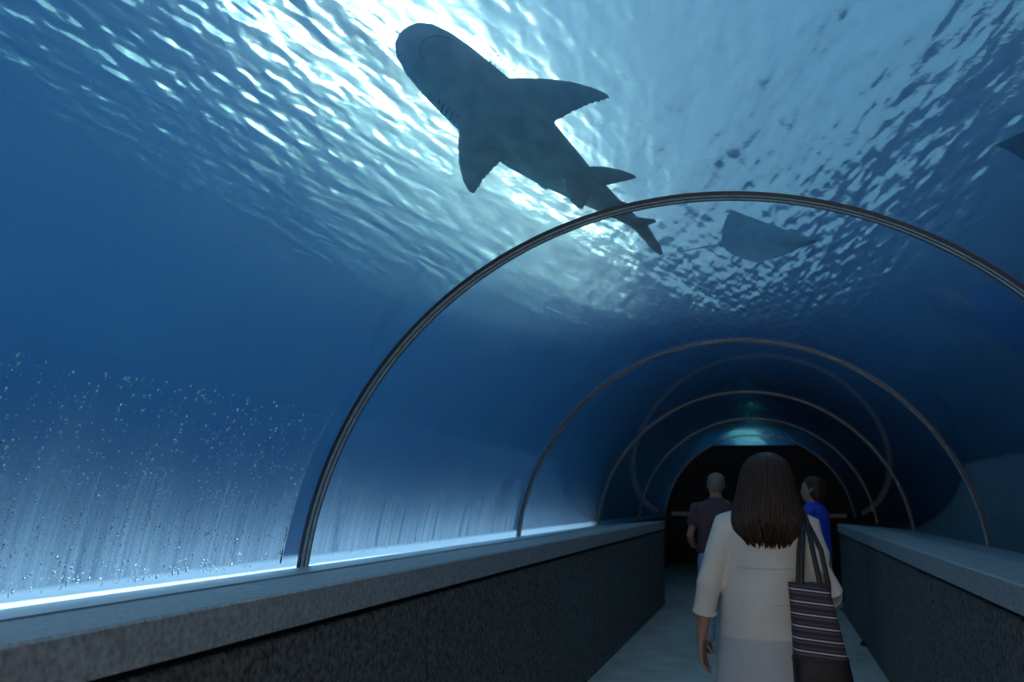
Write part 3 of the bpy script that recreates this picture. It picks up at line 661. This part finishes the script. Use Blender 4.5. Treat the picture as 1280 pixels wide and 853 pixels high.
# --- far visitor in a royal-blue top, facing left
k = 1.012
st3 = [((-.09, .03, .46), (-.09, -.02, .08)), ((.09, .03, .46), (.10, .03, .08))]
bl_ = ((-.160, 0, 1.300), (-.20, .06, 1.04), (-.10, .26, 1.10)); br_ = ((.160, 0, 1.300), (.21, .03, 1.03), (.14, .24, 1.06))
vis = person('person', k, [(*bl_, (.4, 1, .2), (.8, -.3, 0), (0, 0, 1), .5), (*br_, (-.4, 1, .2), (-.8, -.3, 0), (0, 0, 1), .5)], st3, .0105, M['skin2'])
trousers(vis, k, st3, M['jeans2'], .012)
mb = MB(); mb.loft_z([tuple(q * k for q in s_) for s_ in [(.86, .192, .145), (1.0, .172, .138), (1.12, .176, .136), (1.22, .182, .132), (1.28, .180, .116), (1.325, .145, .094), (1.36, .082, .070), (1.378, .064, .064)]], 28)
for sh, el, w_ in (bl_, br_): mb.tube([tuple(q * k for q in p) for p in ((sh[0] * .7, 0, 1.285), sh, tuple((p * .4 + q * .6) for p, q in zip(sh, el)))], [.064, .063, .060], 14, rnd=False)
cloth(vis, 'top', mb, M['shirt_blue'], .012)
mb = MB(); mb.loft_z([(z * k, rx * k, ry * k, 0, c * k) for z, rx, ry, c in ((1.385, .058, .045, -.048), (1.42, .074, .066, -.040), (1.47, .081, .082, -.028), (1.52, .085, .094, -.018), (1.56, .081, .094, -.012), (1.59, .062, .076, -.008), (1.612, .022, .026, -.006))], 24)
mb.build('hair', M['hair'], vis, True)
vis.location = (.67, 9.2, 0); vis.rotation_euler.z = 1.25
tag(vis, 'distant person with dark hair in a bright blue top facing left', 'person', 'visitors in the tunnel')

# ------------------------------------------------------------------ condensation droplets on the left glass
def droplets(n, y0, y1, zmax, smin, smax, bias):
    tv = []; tf = []; nu = 7; rings_ = ((0, 1.0), (.55, .84), (.9, .42)); b = 0
    for h, r in rings_:
        for k in range(nu): tv.append((r * math.cos(2 * PI * k / nu), r * math.sin(2 * PI * k / nu), h))
    tv.append((0, 0, 1.0))
    for j in range(2):
        for k in range(nu): a, c = j * nu + k, j * nu + (k + 1) % nu; tf += [(a, c, c + nu), (a, c + nu, a + nu)]
    for k in range(nu): tf.append((2 * nu + k, 2 * nu + (k + 1) % nu, 3 * nu))
    tf += [(0, k + 1, k) for k in range(1, nu - 1)]
    tv = np.array(tv); tf = np.array(tf); V = []; F = []
    cols = rng.uniform(y0, y1, 90)
    for i in range(n):
        y = rng.choice(cols) + rng.normal(0, .012) if rng.random() < .55 else rng.uniform(y0, y1)
        y = min(max(y, y0), y1 - .2)
        z = 1.085 + (zmax - 1.085) * rng.random() ** bias; s = smin + (smax - smin) * rng.random() ** 3
        a = PI - math.asin((z - ZC) / RG); er = np.array([math.cos(a), 0, math.sin(a)]); et = np.array([-math.sin(a), 0, math.cos(a)]); ey = np.array([0, 1., 0])
        el = rng.uniform(1.0, 1.9)
        V.append(er * (RG - .0006) + np.array([0, y, ZC]) + tv[:, :1] * s * ey + tv[:, 1:2] * s * el * et - tv[:, 2:] * s * .75 * er); F.append(tf + i * len(tv))
    return np.concatenate(V), np.concatenate(F)
V1, F1 = droplets(3800, .5, 4.33, 1.80, .0016, .0068, 1.5); V2, F2 = droplets(450, 4.45, 6.6, 1.50, .0014, .0040, 1.7)
o = MB().add(np.concatenate([V1, V2]).tolist(), np.concatenate([F1, F2 + len(V1)]).tolist()).build('condensation_droplets', M['drop'], None, True)
o['kind'] = 'stuff'; tag(o, 'small water droplets clinging low on the left acrylic wall', 'droplets', kind='stuff')
